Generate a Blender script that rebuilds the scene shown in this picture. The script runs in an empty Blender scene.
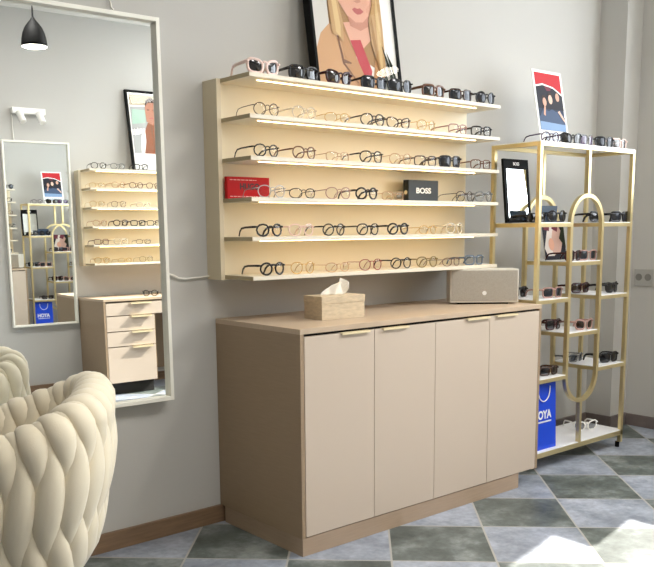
import bpy, bmesh, math, random
from mathutils import Vector, Matrix
random.seed(7)
PI = math.pi
SC = bpy.context.scene
COL = SC.collection

# ------------------------------------------------------------------ materials
def lin(h):
    h = h.lstrip('#')
    v = [int(h[i:i+2], 16)/255 for i in (0, 2, 4)]
    return tuple((c/12.92 if c <= .04045 else ((c+.055)/1.055)**2.4) for c in v) + (1,)
def new_mat(name):
    m = bpy.data.materials.new(name); m.use_nodes = True
    nt = m.node_tree
    return m, nt, nt.nodes['Principled BSDF']
def P(name, col, rough=.5, metal=0, alpha=1, bump=0, bscale=60, var=0, vscale=4, stretch=None, spec=.5, coat=0, emit=None, es=0, sheen=0):
    m, nt, b = new_mat(name)
    c = lin(col)
    b.inputs['Base Color'].default_value = c
    b.inputs['Roughness'].default_value = rough
    b.inputs['Metallic'].default_value = metal
    b.inputs['Alpha'].default_value = alpha
    b.inputs['Specular IOR Level'].default_value = spec
    b.inputs['Coat Weight'].default_value = coat
    if sheen: b.inputs['Sheen Weight'].default_value = sheen
    if emit:
        b.inputs['Emission Color'].default_value = lin(emit); b.inputs['Emission Strength'].default_value = es
    if var or bump:
        tc = nt.nodes.new('ShaderNodeTexCoord'); mp = nt.nodes.new('ShaderNodeMapping')
        nt.links.new(tc.outputs['Object'], mp.inputs[0])
        if stretch: mp.inputs['Scale'].default_value = stretch
        if var:
            n = nt.nodes.new('ShaderNodeTexNoise'); n.inputs['Scale'].default_value = vscale; n.inputs['Detail'].default_value = 6
            nt.links.new(mp.outputs[0], n.inputs['Vector'])
            r = nt.nodes.new('ShaderNodeMapRange'); r.inputs[1].default_value = .3; r.inputs[2].default_value = .7
            r.inputs[3].default_value = 1-var; r.inputs[4].default_value = 1+var
            nt.links.new(n.outputs[0], r.inputs[0])
            mx = nt.nodes.new('ShaderNodeMix'); mx.data_type = 'RGBA'; mx.blend_type = 'MULTIPLY'; mx.inputs[0].default_value = 1
            mx.inputs[6].default_value = c
            nt.links.new(r.outputs[0], mx.inputs[7]); nt.links.new(mx.outputs[2], b.inputs['Base Color'])
        if bump:
            n2 = nt.nodes.new('ShaderNodeTexNoise'); n2.inputs['Scale'].default_value = bscale; n2.inputs['Detail'].default_value = 4
            nt.links.new(mp.outputs[0], n2.inputs['Vector'])
            bp = nt.nodes.new('ShaderNodeBump'); bp.inputs['Strength'].default_value = bump; bp.inputs['Distance'].default_value = .004
            nt.links.new(n2.outputs[0], bp.inputs['Height']); nt.links.new(bp.outputs[0], b.inputs['Normal'])
    return m
def glassy(name, tint, gloss=.12, rough=.02):
    m, nt, b = new_mat(name)
    nt.nodes.remove(b)
    t = nt.nodes.new('ShaderNodeBsdfTransparent'); t.inputs[0].default_value = lin(tint)
    g = nt.nodes.new('ShaderNodeBsdfGlossy'); g.inputs['Roughness'].default_value = rough
    ge = nt.nodes.new('ShaderNodeNewGeometry')
    dt = nt.nodes.new('ShaderNodeVectorMath'); dt.operation = 'DOT_PRODUCT'
    nt.links.new(ge.outputs['Normal'], dt.inputs[0]); nt.links.new(ge.outputs['Incoming'], dt.inputs[1])
    def mth(op, a, v, clamp=False):
        n = nt.nodes.new('ShaderNodeMath'); n.operation = op; n.use_clamp = clamp
        for i, q in enumerate((a, v)):
            if q is None: continue
            if isinstance(q, (int, float)): n.inputs[i].default_value = q
            else: nt.links.new(q, n.inputs[i])
        return n.outputs[0]
    ad = nt.nodes.new('ShaderNodeMath'); ad.operation = 'ADD'; ad.inputs[1].default_value = gloss; ad.use_clamp = True
    x5 = mth('POWER', mth('SUBTRACT', 1, mth('ABSOLUTE', dt.outputs['Value'], None), True), 5)
    nt.links.new(mth('MULTIPLY', x5, .95), ad.inputs[0])
    mx = nt.nodes.new('ShaderNodeMixShader')
    nt.links.new(ad.outputs[0], mx.inputs[0]); nt.links.new(t.outputs[0], mx.inputs[1]); nt.links.new(g.outputs[0], mx.inputs[2])
    nt.links.new(mx.outputs[0], nt.nodes['Material Output'].inputs[0])
    return m

M = {}
M['wall'] = P('wall paint', '#BBB9B4', .8, bump=.05, bscale=90)
M['wall_brown'] = P('brown wall paint', '#5E554B', .8)
M['ceiling'] = P('ceiling paint', '#E4E2DC', .9)
M['skirting'] = P('skirting oak', '#7D644C', .5, var=.18, vscale=6, stretch=(1, 1, 14))
M['skirting_shaded'] = P('shaded skirting', '#6E6460', .5, var=.15, vscale=12)  # right-hand skirting, with its shade painted into a darker colour
M['door_lacquer'] = P('greige lacquer', '#C8B8A7', .42)
M['carcass'] = P('greige wood grain', '#9C866D', .5, var=.05, vscale=5, stretch=(3, 3, 60))
M['worktop'] = P('greige wood top', '#BFAA92', .45, var=.06, vscale=4, stretch=(2, 45, 2))
M['plinth'] = P('plinth laminate', '#A8927C', .5, var=.06, vscale=5, stretch=(2, 2, 40))
M['gap'] = P('painted gap shade', '#1E1A17', .7)  # near-black standing for shade in door gaps and under the desk
M['pull'] = P('pale brass pull', '#EAD9B2', .4, .1)
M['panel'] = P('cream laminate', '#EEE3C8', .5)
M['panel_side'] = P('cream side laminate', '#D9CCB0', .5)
M['shelf'] = P('ivory shelf', '#E0D7C4', .4)
M['shelf_end'] = P('shelf end edging', '#A99A78', .5)
M['mirror_frame'] = P('white lacquer frame', '#EFEDE2', .45)
M['gold'] = P('satin gold metal', '#E0CE9C', .30, .8)
M['marble'] = P('white marble board', '#EDEDEE', .3, var=.04, vscale=9)
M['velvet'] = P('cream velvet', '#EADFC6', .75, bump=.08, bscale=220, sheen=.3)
M['velvet_in'] = P('darker cream velvet base', '#CDBE9D', .85)  # darker cream for the lining and base behind the bands
M['black'] = P('black satin', '#0B0B0B', .6, spec=.12)
M['black_gloss'] = P('black acetate', '#0C0C0E', .18, coat=.3)
M['white_plastic'] = P('white plastic', '#F1F0EC', .4)
M['white_gloss'] = P('white gloss', '#F4F2EE', .25)
M['stone_box'] = P('travertine paper', '#CDBB9E', .6, var=.12, vscale=18, stretch=(2, 2, 6), bump=.1)
M['tissue'] = P('white tissue', '#F6F1E6', .8)
M['cord_white'] = P('white cord', '#E6E3DA', .5)
M['speaker_body'] = P('speaker silver body', '#D8D3C8', .4)
M['speaker_mesh'] = P('speaker fabric', '#A9A398', .9, var=.12, vscale=300, bump=.2, bscale=500)
M['red_box'] = P('red card', '#B8060F', .5, spec=.2)
M['boss_box'] = P('dark green black card', '#151D1E', .5)
M['boss_side'] = P('dark card side', '#232A2A', .5)
M['white_ink'] = P('white ink', '#F2F2F0', .5)
M['dark_ink'] = P('dark red black ink', '#3A0A0E', .5)
M['pale_ink'] = P('pale ink', '#E7B9B4', .5)
M['grey_ink'] = P('grey ink', '#A9B4C4', .5)
M['blue_bag'] = P('royal blue paper', '#1446D0', .35)
M['blue_card'] = P('slate blue card', '#243A52', .4)
M['socket'] = P('grey socket plastic', '#A3A19B', .45)
M['socket_dark'] = P('socket recess', '#77756F', .5)
M['picture_glass'] = glassy('picture glass', '#FFFFFF', .05, .01)
M['window_glass'] = glassy('window glass', '#FFFFFF', .05, .0)
M['lens_clear'] = glassy('clear lens', '#F6F6F4', .03, .03)
M['lens_mirror'] = P('mirrored lens', '#2A2D33', .1, .3)
M['lens_dark'] = P('dark lens', '#0B0C10', .06, spec=.8)
M['lens_brown'] = P('brown lens', '#241812', .08, spec=.8)
M['lens_purple'] = P('purple lens', '#3A2346', .1, spec=.8)
M['lens_grey'] = glassy('smoke lens', '#9A9CA0', .14, .02)
M['bulb'] = P('lamp diffuser', '#FFFFFF', .5, emit='#FFF6E6', es=15)
M['led'] = P('led strip', '#FFF4DC', .5, emit='#FFD898', es=11)

def mirror_mat():
    m, nt, b = new_mat('silvered glass')
    b.inputs['Base Color'].default_value = (.93, .95, .94, 1); b.inputs['Metallic'].default_value = 1
    b.inputs['Roughness'].default_value = .006
    return m
M['mirror'] = mirror_mat()

FR = {  # spectacle frame colours
 'black': P('black frame', '#141214', .25), 'tort': P('tortoise frame', '#3B2418', .25, var=.4, vscale=90),
 'brown': P('brown frame', '#6A4630', .3), 'gold': P('gold frame', '#C9A665', .3, .8),
 'silver': P('silver frame', '#B9BABD', .3, .8), 'pink': P('pale pink frame', '#EBCFC6', .3),
 'crystal': P('crystal frame', '#EFE3CE', .15, alpha=.55), 'beige': P('beige frame', '#D3AE86', .3, alpha=.85),
 'red': P('red frame', '#8E2F2A', .3), 'purple': P('plum frame', '#3D2440', .3), 'burgundy': P('burgundy frame', '#3A1418', .25),
 'blue': P('blue grey frame', '#6D7E92', .25, alpha=.8), 'olive': P('olive frame', '#8C7A45', .3), 'white': P('white frame', '#F1EFEA', .35),
 'rose': P('rose frame', '#A9847A', .3), 'grey': P('grey frame', '#8B8C8C', .25, alpha=.75),
}
FRW = dict(black='black', tort='dark tortoise', brown='brown', gold='gold', silver='silver', pink='pale pink', crystal='clear crystal',
           beige='beige', red='reddish', purple='plum', burgundy='burgundy', blue='blue grey', olive='olive', white='white', rose='rose', grey='translucent grey')

def floor_mat():
    m, nt, b = new_mat('diagonal slate tiles')
    N = nt.nodes; L = nt.links
    def math_(op, a, bb=None):
        n = N.new('ShaderNodeMath'); n.operation = op
        for i, v in enumerate((a, bb)):
            if v is None: continue
            if isinstance(v, (int, float)): n.inputs[i].default_value = v
            else: L.new(v, n.inputs[i])
        return n.outputs[0]
    tc = N.new('ShaderNodeTexCoord'); sp = N.new('ShaderNodeSeparateXYZ'); L.new(tc.outputs['Object'], sp.inputs[0])
    X, Y = sp.outputs[0], sp.outputs[1]
    u = math_('ADD', math_('MULTIPLY', X, .7336), math_('MULTIPLY', Y, -.68))
    v = math_('ADD', math_('MULTIPLY', X, .68), math_('MULTIPLY', Y, .7336))
    u = math_('DIVIDE', math_('SUBTRACT', u, 1.143), .404); v = math_('DIVIDE', math_('SUBTRACT', v, .347), .395)
    fu, fv = math_('FLOOR', u), math_('FLOOR', v)
    du = math_('SUBTRACT', .5, math_('ABSOLUTE', math_('SUBTRACT', math_('FRACT', u), .5)))
    dv = math_('SUBTRACT', .5, math_('ABSOLUTE', math_('SUBTRACT', math_('FRACT', v), .5)))
    d = math_('MINIMUM', du, dv)
    grout = math_('LESS_THAN', d, .010)
    par = math_('ABSOLUTE', math_('MODULO', math_('ADD', fu, fv), 2))
    cb = N.new('ShaderNodeCombineXYZ'); L.new(fu, cb.inputs[0]); L.new(fv, cb.inputs[1])
    wn = N.new('ShaderNodeTexWhiteNoise'); wn.noise_dimensions = '3D'; L.new(cb.outputs[0], wn.inputs['Vector'])
    # offset the cloudy slate noise per tile
    sc = N.new('ShaderNodeVectorMath'); sc.operation = 'SCALE'; L.new(wn.outputs['Color'], sc.inputs[0]); sc.inputs[3].default_value = 20
    ad = N.new('ShaderNodeVectorMath'); ad.operation = 'ADD'; L.new(tc.outputs['Object'], ad.inputs[0]); L.new(sc.outputs[0], ad.inputs[1])
    n1 = N.new('ShaderNodeTexNoise'); n1.inputs['Scale'].default_value = 5; n1.inputs['Detail'].default_value = 9; n1.inputs['Roughness'].default_value = .68
    L.new(ad.outputs[0], n1.inputs['Vector'])
    n2 = N.new('ShaderNodeTexNoise'); n2.inputs['Scale'].default_value = 38; n2.inputs['Detail'].default_value = 8; L.new(ad.outputs[0], n2.inputs['Vector'])
    def ramp(stops, fac):
        r = N.new('ShaderNodeValToRGB'); cr = r.color_ramp
        for i, (p, c) in enumerate(stops):
            e = (cr.elements[i] if i < 2 else cr.elements.new(p))
            e.position = p; e.color = lin(c)
        L.new(fac, r.inputs[0]); return r.outputs[0]
    blue = ramp([(.3, '#747B86'), (.7, '#B2B8C4'), (.5, '#949BA7')], n1.outputs[0])
    green = ramp([(.32, '#3C4340'), (.72, '#9BA1A0'), (.5, '#5F6764')], n1.outputs[0])
    mx = N.new('ShaderNodeMix'); mx.data_type = 'RGBA'; L.new(par, mx.inputs[0]); L.new(blue, mx.inputs[6]); L.new(green, mx.inputs[7])
    mr = N.new('ShaderNodeMapRange'); L.new(n2.outputs[0], mr.inputs[0]); mr.inputs[1].default_value = .3; mr.inputs[2].default_value = .7; mr.inputs[3].default_value = .84; mr.inputs[4].default_value = 1.12
    ml = N.new('ShaderNodeMix'); ml.data_type = 'RGBA'; ml.blend_type = 'MULTIPLY'; ml.inputs[0].default_value = 1
    L.new(mx.outputs[2], ml.inputs[6]); L.new(mr.outputs[0], ml.inputs[7])
    fm = N.new('ShaderNodeMix'); fm.data_type = 'RGBA'; L.new(grout, fm.inputs[0]); L.new(ml.outputs[2], fm.inputs[6]); fm.inputs[7].default_value = lin('#A9A69E')
    L.new(fm.outputs[2], b.inputs['Base Color'])
    b.inputs['Roughness'].default_value = .38
    bp = N.new('ShaderNodeBump'); bp.inputs['Strength'].default_value = .25; bp.inputs['Distance'].default_value = .004
    L.new(n1.outputs[0], bp.inputs['Height']); L.new(bp.outputs[0], b.inputs['Normal'])
    return m
M['floor'] = floor_mat()

# ------------------------------------------------------------------ mesh helpers
ORG = {}
class MB:
    def __init__(s): s.v = []; s.f = []; s.m = []; s.mats = []; s.cur = 0
    def mat(s, m):
        if m not in s.mats: s.mats.append(m)
        s.cur = s.mats.index(m); return s
    def add(s, vs, fs):
        b = len(s.v); s.v += [tuple(x) for x in vs]
        for f in fs: s.f.append([b+i for i in f]); s.m.append(s.cur)
        return s
    def box(s, x0, y0, z0, x1, y1, z1):
        x0, x1 = sorted((x0, x1)); y0, y1 = sorted((y0, y1)); z0, z1 = sorted((z0, z1))
        v = [(x0,y0,z0),(x1,y0,z0),(x1,y1,z0),(x0,y1,z0),(x0,y0,z1),(x1,y0,z1),(x1,y1,z1),(x0,y1,z1)]
        return s.add(v, [(0,3,2,1),(4,5,6,7),(0,1,5,4),(1,2,6,5),(2,3,7,6),(3,0,4,7)])
    def prism(s, pts, fn, h):
        """pts 2D outline, fn(u,v,w)->xyz, extruded w 0..h"""
        n = len(pts)
        s.add([fn(u, v, 0) for u, v in pts]+[fn(u, v, h) for u, v in pts],
              [list(range(n))[::-1], list(range(n, 2*n))]+[(i, (i+1) % n, n+(i+1) % n, n+i) for i in range(n)])
        return s
    def flat(s, pts, fn, w): return s.add([fn(u, v, w) for u, v in pts], [list(range(len(pts)))])
    def tube(s, path, rad, n=8, closed=False, cap=True, up=None, rad2=None):
        path = [Vector(p) for p in path]; k = len(path)
        R = rad if isinstance(rad, (list, tuple)) else [rad]*k
        R2 = (rad2 if isinstance(rad2, (list, tuple)) else [rad2]*k) if rad2 is not None else R
        vs = []; prev = None
        for i, p in enumerate(path):
            if closed: t = path[(i+1) % k]-path[i-1]
            else: t = path[min(i+1, k-1)]-path[max(i-1, 0)]
            t.normalize()
            if up is not None: a = Vector(up[i] if isinstance(up, list) else up)
            else: a = prev if prev is not None else (Vector((0,0,1)) if abs(t.z) < .9 else Vector((1,0,0)))
            a = (a-t*a.dot(t)).normalized(); b_ = t.cross(a); prev = a
            for j in range(n):
                th = 2*PI*(j+.5)/n
                q = 1.0
                if n == 4: q = math.sqrt(2)
                vs.append(p+a*(math.cos(th)*R[i]*q)+b_*(math.sin(th)*R2[i]*q))
        fs = []
        for i in range(k if closed else k-1):
            for j in range(n):
                a0 = i*n; b0 = ((i+1) % k)*n
                fs.append((a0+j, a0+(j+1) % n, b0+(j+1) % n, b0+j))
        if cap and not closed: fs += [list(range(n))[::-1], list(range((k-1)*n, k*n))]
        return s.add(vs, fs)
    def lathe(s, prof, n=32, c=(0,0,0)):
        vs = []; k = len(prof)
        for r, z in prof:
            for j in range(n):
                th = 2*PI*j/n; vs.append((c[0]+r*math.cos(th), c[1]+r*math.sin(th), c[2]+z))
        fs = [(i*n+j, i*n+(j+1) % n, (i+1)*n+(j+1) % n, (i+1)*n+j) for i in range(k-1) for j in range(n)]
        return s.add(vs, fs)
    def cyl(s, c, d, r, h, n=20):
        c = Vector(c); d = Vector(d).normalized()
        return s.tube([c, c+d*h], r, n)
    def build(s, name, mat=None, parent=None, bevel=0, smooth=False, org=None):
        o0 = Vector(org) if org is not None else (ORG.get(parent, Vector((0,0,0))) if parent else Vector((0,0,0)))
        me = bpy.data.meshes.new(name)
        me.from_pydata([tuple(Vector(v)-o0) for v in s.v], [], s.f)
        for m in (s.mats or [mat]): me.materials.append(m)
        if s.mats: me.polygons.foreach_set('material_index', s.m)
        me.validate()
        bm = bmesh.new(); bm.from_mesh(me)
        if bevel:
            es = [e for e in bm.edges if len(e.link_faces) == 2 and e.calc_face_angle(0) > .7]
            bmesh.ops.bevel(bm, geom=es, offset=bevel, segments=2, profile=.7, affect='EDGES')
        bmesh.ops.recalc_face_normals(bm, faces=bm.faces)
        bm.to_mesh(me); bm.free()
        if smooth: me.polygons.foreach_set('use_smooth', [True]*len(me.polygons))
        ob = bpy.data.objects.new(name, me); COL.objects.link(ob)
        if parent: ob.parent = parent
        elif org is not None: ob.location = org
        ORG[ob] = o0
        return ob
def box(name, mat, parent, *c, bevel=0.0015): return MB().box(*c).build(name, mat, parent, bevel)
def tag(o, label=None, cat=None, group=None, kind=None):
    if label: o['label'] = label
    if cat: o['category'] = cat
    if group: o['group'] = group
    if kind: o['kind'] = kind
    return o
def thing(name, label, cat, loc=(0,0,0), rz=0, group=None):
    o = bpy.data.objects.new(name, None); COL.objects.link(o); o.empty_display_size = .1
    o.location = loc; o.rotation_euler = (0, 0, rz)
    ORG[o] = Vector(loc) if rz == 0 else Vector((0,0,0))
    return tag(o, label, cat, group)
def lthing(*a, **k):                       # a thing whose parts are modelled in its own local frame
    o = thing(*a, **k); ORG[o] = Vector((0,0,0)); return o
def struct(name, mb, mat, bevel=0):
    o = mb.build(name, mat, None, bevel); o['kind'] = 'structure'; return o
def dup(o, parent=None):
    c = o.copy(); COL.objects.link(c)
    if parent: c.parent = parent
    for ch in o.children: dup(ch, c)
    return c
def text(name, body, size, mat, parent, mtx, embolden=0.0, width=None, label=None):
    cu = bpy.data.curves.new(name, 'FONT'); cu.body = body; cu.size = size; cu.align_x = 'CENTER'; cu.align_y = 'CENTER'
    cu.offset = embolden; cu.extrude = .0004; cu.resolution_u = 4
    t = bpy.data.objects.new(name, cu); COL.objects.link(t)
    bpy.context.view_layer.update()
    dg = bpy.context.evaluated_depsgraph_get()
    me = bpy.data.meshes.new_from_object(t.evaluated_get(dg))
    bpy.data.objects.remove(t)
    if width:
        xs = [v.co.x for v in me.vertices]; w = max(xs)-min(xs); cx = (max(xs)+min(xs))/2
        for v in me.vertices: v.co.x = (v.co.x-cx)*width/w
    me.transform(mtx); me.transform(Matrix.Translation(-ORG.get(parent, Vector((0,0,0)))))
    me.materials.clear(); me.materials.append(mat)
    o = bpy.data.objects.new(name, me); COL.objects.link(o); o.parent = parent
    return o
def face_mtx(p, yaw=0, tilt=0, back=False):
    """local XY text plane -> vertical plane facing -Y (or +Y)"""
    base = Matrix.Rotation(PI/2, 4, 'X')
    return Matrix.Translation(p) @ Matrix.Rotation(yaw+(PI if back else 0), 4, 'Z') @ Matrix.Rotation(-tilt, 4, 'X') @ base

# ------------------------------------------------------------------ room
YO = -4.065                # inner face of the opposite wall
XR, XL, ZC = 3.03, -3.4, 3.15
struct('floor', MB().box(XL, YO-.2, -.1, XR+.2, .2, 0), M['floor'])
struct('ceiling', MB().box(XL, YO-.2, ZC, XR+.2, .2, ZC+.1), M['ceiling'])
struct('wall_back', MB().box(XL, 0, 0, XR+.2, .2, ZC), M['wall'])
struct('wall_front', MB().box(XL, YO-.2, 0, XR+.2, YO, ZC), M['wall'])
struct('wall_left', MB().box(XL-.2, YO-.2, 0, XL, .2, ZC), M['wall_brown'])
struct('wall_corner', MB().box(2.853, -.178, 0, XR, 0, ZC), M['wall'])
WY0, WY1, WYL = -.55, -3.85, -.80      # shop window in the right wall
SILL, TR, HEAD = 1.42, 1.84, 2.95
w = MB(); w.box(XR, 0, 0, XR+.2, WY0, ZC); w.box(XR, WY1, 0, XR+.2, YO, ZC)
w.box(XR, WY0, 0, XR+.2, WY1, SILL); w.box(XR, WY0, HEAD, XR+.2, WY1, ZC)
struct('wall_right', w, M['wall'])
w = MB(); fx0, fx1 = XR+.06, XR+.12
w.box(fx0, WY0, SILL, fx1, WYL, TR)                       # solid side panel beside the lower sash
for y in (WY0-.03, -1.72, -2.78, WY1+.03): w.box(fx0, y-.03, SILL, fx1, y+.03, HEAD)
for z in (SILL+.03, HEAD-.03): w.box(fx0, WY0, z-.03, fx1, WY1, z+.03)
win = struct('window_1', w, M['mirror_frame'])
MB().box(XR+.085, WY0, SILL, XR+.091, WY1, HEAD).build('pane', M['window_glass'], win)
def baseboard(name, x0, y0, x1, y1, mat, h=.076): return struct(name, MB().box(x0, y0, 0, x1, y1, h), mat, .003)
baseboard('baseboard_back', XL, -.016, 1.58, 0, M['skirting'])
baseboard('baseboard_corner', 1.58, -.016, 2.853, 0, M['skirting_shaded'])
w = MB(); w.box(2.837, -.194, 0, 2.853, -.016, .076); w.box(2.853, -.194, 0, XR, -.178, .076)
struct('trim_1', w, M['skirting_shaded'])
baseboard('baseboard_right', XR-.016, YO+.016, XR, -.194, M['skirting_shaded'])
baseboard('baseboard_front', XL, YO, XR, YO+.016, M['skirting'])
baseboard('baseboard_left', XL, YO+.016, XL+.016, -.016, M['skirting'])

# ------------------------------------------------------------------ wall mirrors
def wall_mirror(name, label, w, h, loc, rz, tilt, front):
    """front=-1 faces -y, +1 faces +y; local origin at the bottom middle of the glass plane"""
    t = lthing(name, label, 'mirror', loc)
    t.rotation_euler = (tilt, 0, rz)
    fw, fd, q = .015, .024, front
    x0, x1 = -w/2, w/2
    f = MB(); ya, yb_ = -q*.012, q*fd
    f.box(x0, ya, 0, x0+fw, yb_, h); f.box(x1-fw, ya, 0, x1, yb_, h)
    f.box(x0+fw, ya, h-fw, x1-fw, yb_, h); f.box(x0+fw, ya, 0, x1-fw, yb_, fw)
    f.build('frame', M['mirror_frame'], t, .0015)
    MB().box(x0+fw, ya, fw, x1-fw, -q*.005, h-fw).build('back_board', M['mirror_frame'], t)
    MB().box(x0+fw-.001, 0, fw-.001, x1-fw+.001, -q*.004, h-fw+.001).build('mirror_glass', M['mirror'], t)
    return t
MX0, MX1, MZ0, MH = -1.0, -.250, .590, 1.492
xc = (MX0+MX1)/2; yc = -.015-((xc+.8)*-.0335+(MZ0-1.33)*.0107)/-1
wall_mirror('wall_mirror', 'large white-framed wall mirror hanging behind the cream armchair', MX1-MX0, MH, (xc, yc, MZ0), -.0335, -.0107, -1)
wall_mirror('wall_mirror', 'narrow white-framed mirror on the opposite wall, seen reflected beside the drawer desk', .557, 1.52, (.5735, YO+.015-.0104+.013, .58), 0, -.0139, 1)

# thin cords
c = MB(); c.tube([(-.268, -.03, 1.112), (-.235, -.012, 1.102), (-.205, -.012, 1.092), (-.18, -.012, 1.080), (-.145, -.012, 1.076), (-.09, -.012, 1.079), (-.034, -.012, 1.083)], .004, 8)
tag(c.build('cord', M['cord_white'], smooth=True, org=(-.13, -.012, 1.08)), 'white cord along the wall between the large mirror and the lit display', 'cord')
c = MB(); c.tube([(-.444, -.008, 2.36), (-.443, -.008, 2.25), (-.438, -.008, 2.16), (-.431, -.010, 2.10), (-.428, -.02, 2.091)], .004, 8)
tag(c.build('cord', M['cord_white'], smooth=True, org=(-.44, -.008, 2.091)), 'thin white cord running up the wall from the top of the large mirror', 'cord')

# ------------------------------------------------------------------ backlit wall displays
SZ = [1.873, 1.718, 1.559, 1.4, 1.245, 1.089]
def display(name, label, x0, x1, yw, s):
    t = thing(name, label, 'shelf', ((x0+x1)/2, yw, 1.069))
    Y = lambda d: yw+s*d
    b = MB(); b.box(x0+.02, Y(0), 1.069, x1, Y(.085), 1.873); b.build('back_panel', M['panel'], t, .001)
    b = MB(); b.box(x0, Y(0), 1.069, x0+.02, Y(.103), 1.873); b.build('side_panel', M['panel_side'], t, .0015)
    for z in SZ:
        b = MB(); b.box(x0+.022, Y(.085), z-.016, x1+.001, Y(.30), z)
        sh = b.build('shelf', M['shelf'], t, .001)
        MB().box(x0+.0205, Y(.086), z-.0158, x0+.0218, Y(.2995), z-.0002).build('end_edging', M['shelf_end'], sh)
        if z > SZ[-1]+.01:
            MB().box(x0+.10, Y(.239), z-.0182, x1-.12, Y(.246), z-.0155).build('light_strip', M['led'], sh)
    return t
display('wall_display_shelf', 'backlit six-shelf eyewear display on the wall above the sideboard', -.033, 1.518, 0, -1)
display('wall_display_shelf', 'lit six-shelf eyewear display on the opposite wall, seen only in the large mirror', .90, 2.45, YO, 1)

# ------------------------------------------------------------------ sideboard
W, D, H = 1.522, .576, .90
t = thing('sideboard', 'long greige four-door sideboard under the backlit eyewear display', 'cabinet', (W/2, -D/2, 0))
b = MB(); b.box(0, -D+.02, .074, .02, -.001, .88); b.box(0, -D, .074, .018, -D+.02, .88)
b.box(W-.018, -D, .074, W, -.001, .88); b.box(.02, -.02, .074, W-.018, -.001, .88); b.box(.02, -D+.02, .074, W-.018, -.02, .09)
b.build('carcass', M['carcass'], t, .001)
box('backing', M['gap'], t, .0185, -D+.03, .09, W-.0185, -D+.034, .879, bevel=0)  # near-black sheet painting the shade seen between the doors
box('top', M['worktop'], t, 0, -D, .88, W, -.001, H, bevel=.001)
box('plinth', M['plinth'], t, .004, -D+.003, 0, 1.377, -.03, .074)
dx = [(.021, .387), (.390, .754), (.757, 1.122), (1.125, W-.020)]
for i, (a, c_) in enumerate(dx):
    d = box('door', M['door_lacquer'], t, a, -D, .078, c_, -D+.02, .869, bevel=.001)
    hx = {0: (.205, .355), 1: (.43, .58), 2: (.957, 1.115), 3: (1.165, 1.32)}[i]
    h = MB(); h.box(hx[0], -D-.010, .867, hx[1], -D+.012, .8705); h.box(hx[0], -D-.012, .862, hx[1], -D-.009, .8705)
    h.build('handle', M['pull'], d)

# tissue box
t = lthing('tissue_box', 'beige travertine-patterned tissue box on the left of the sideboard top', 'tissue box', (.385, -.335, .90), math.radians(-4))
b = MB(); b.box(-.113, -.063, 0, .113, .063, .068); b.build('box', M['stone_box'], t, .002)
b = MB(); b.box(-.115, -.065, .068, .115, .065, .098); b.build('lid', M['stone_box'], t, .002)
b = MB(); rows = []
rnd = random.Random(3)
NU, NV = 14, 9
for j in range(NV):
    vv = j/(NV-1)
    for i in range(NU):
        uu = i/(NU-1)
        half = (.068-.030*vv)*(1 if vv < .85 else 1-(vv-.85)*1.2)
        cx = -.006+.044*vv
        x = cx+(uu-.5)*2*half
        y = .012*math.sin(uu*9+vv*3)*(.4+vv)+.006*math.sin(uu*21+vv*7)
        z = .097+.066*vv*(1-.28*abs(uu-.62)*2*(vv))+.004*math.sin(uu*13)*vv
        rows.append((x, y, z))
b.add(rows, [(j*NU+i, j*NU+i+1, (j+1)*NU+i+1, (j+1)*NU+i) for j in range(NV-1) for i in range(NU-1)])
ts = b.build('tissue', M['tissue'], t, smooth=True)
sm = ts.modifiers.new('thick', 'SOLIDIFY'); sm.thickness = .002

# speaker
t = lthing('speaker', 'grey fabric-fronted tabletop speaker at the right end of the sideboard top', 'speaker', (1.38, -.318, .90), math.radians(-41))
b = MB(); b.box(-.168, -.072, .008, .168, .072, .172); b.build('body', M['speaker_body'], t, .006)
b = MB(); b.box(-.162, -.0745, .016, .162, -.070, .166); b.build('grille', M['speaker_mesh'], t, .002)
b = MB(); b.box(-.13, -.06, 0, .12, .06, .009); b.build('base', M['black'], t)
b = MB(); b.cyl((.0, -.0745, .055), (0, -1, 0), .0105, .002, 24); b.build('emblem', M['white_plastic'], t)

# ------------------------------------------------------------------ posters
def poster_thing(name, label, loc, w, h, lean, back=False, depth=.026, border=.012):
    """local frame: u along width from left as seen, v up the print, n out of the print"""
    t = lthing(name, label, 'poster', loc)
    s = -1 if not back else 1
    ca, sa = math.cos(lean), math.sin(lean)
    def fn(u, v, n):           # bottom front edge on the origin
        x = u-w/2
        y = s*(n*ca - v*sa) ; z = v*ca+n*sa
        return (x, y, z)
    return t, fn
FWID, FHGT, LEAN = .522, .72, math.radians(8.8)
def frame_parts(t, fn, w, h, bd, depth, fmat, mat_print):
    f = MB().mat(fmat)
    for (a, b_, c_, d_) in ((0, 0, bd, h), (w-bd, 0, w, h), (bd, 0, w-bd, bd), (bd, h-bd, w-bd, h)):
        f.prism([(a, b_), (c_, b_), (c_, d_), (a, d_)], fn, -depth)
    f.build('frame', fmat, t)
    MB().prism([(bd, bd), (w-bd, bd), (w-bd, h-bd), (bd, h-bd)], lambda u, v, q: fn(u, v, q-depth), depth-.010).build('backing', mat_print, t)
def shapes(t, fn, items, name='print', n0=-.0095):
    p = MB()
    for k, (m, pts) in enumerate(items):
        p.mat(m); p.flat(pts, fn, n0+.00032*k)
    return p.build(name, None, t)
def ell(cx, cy, rx, ry, n=24, rot=0):
    c_, s_ = math.cos(rot), math.sin(rot)
    return [(cx+rx*math.cos(a)*c_-ry*math.sin(a)*s_, cy+rx*math.cos(a)*s_+ry*math.sin(a)*c_) for a in [2*PI*i/n for i in range(n)]]
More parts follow.
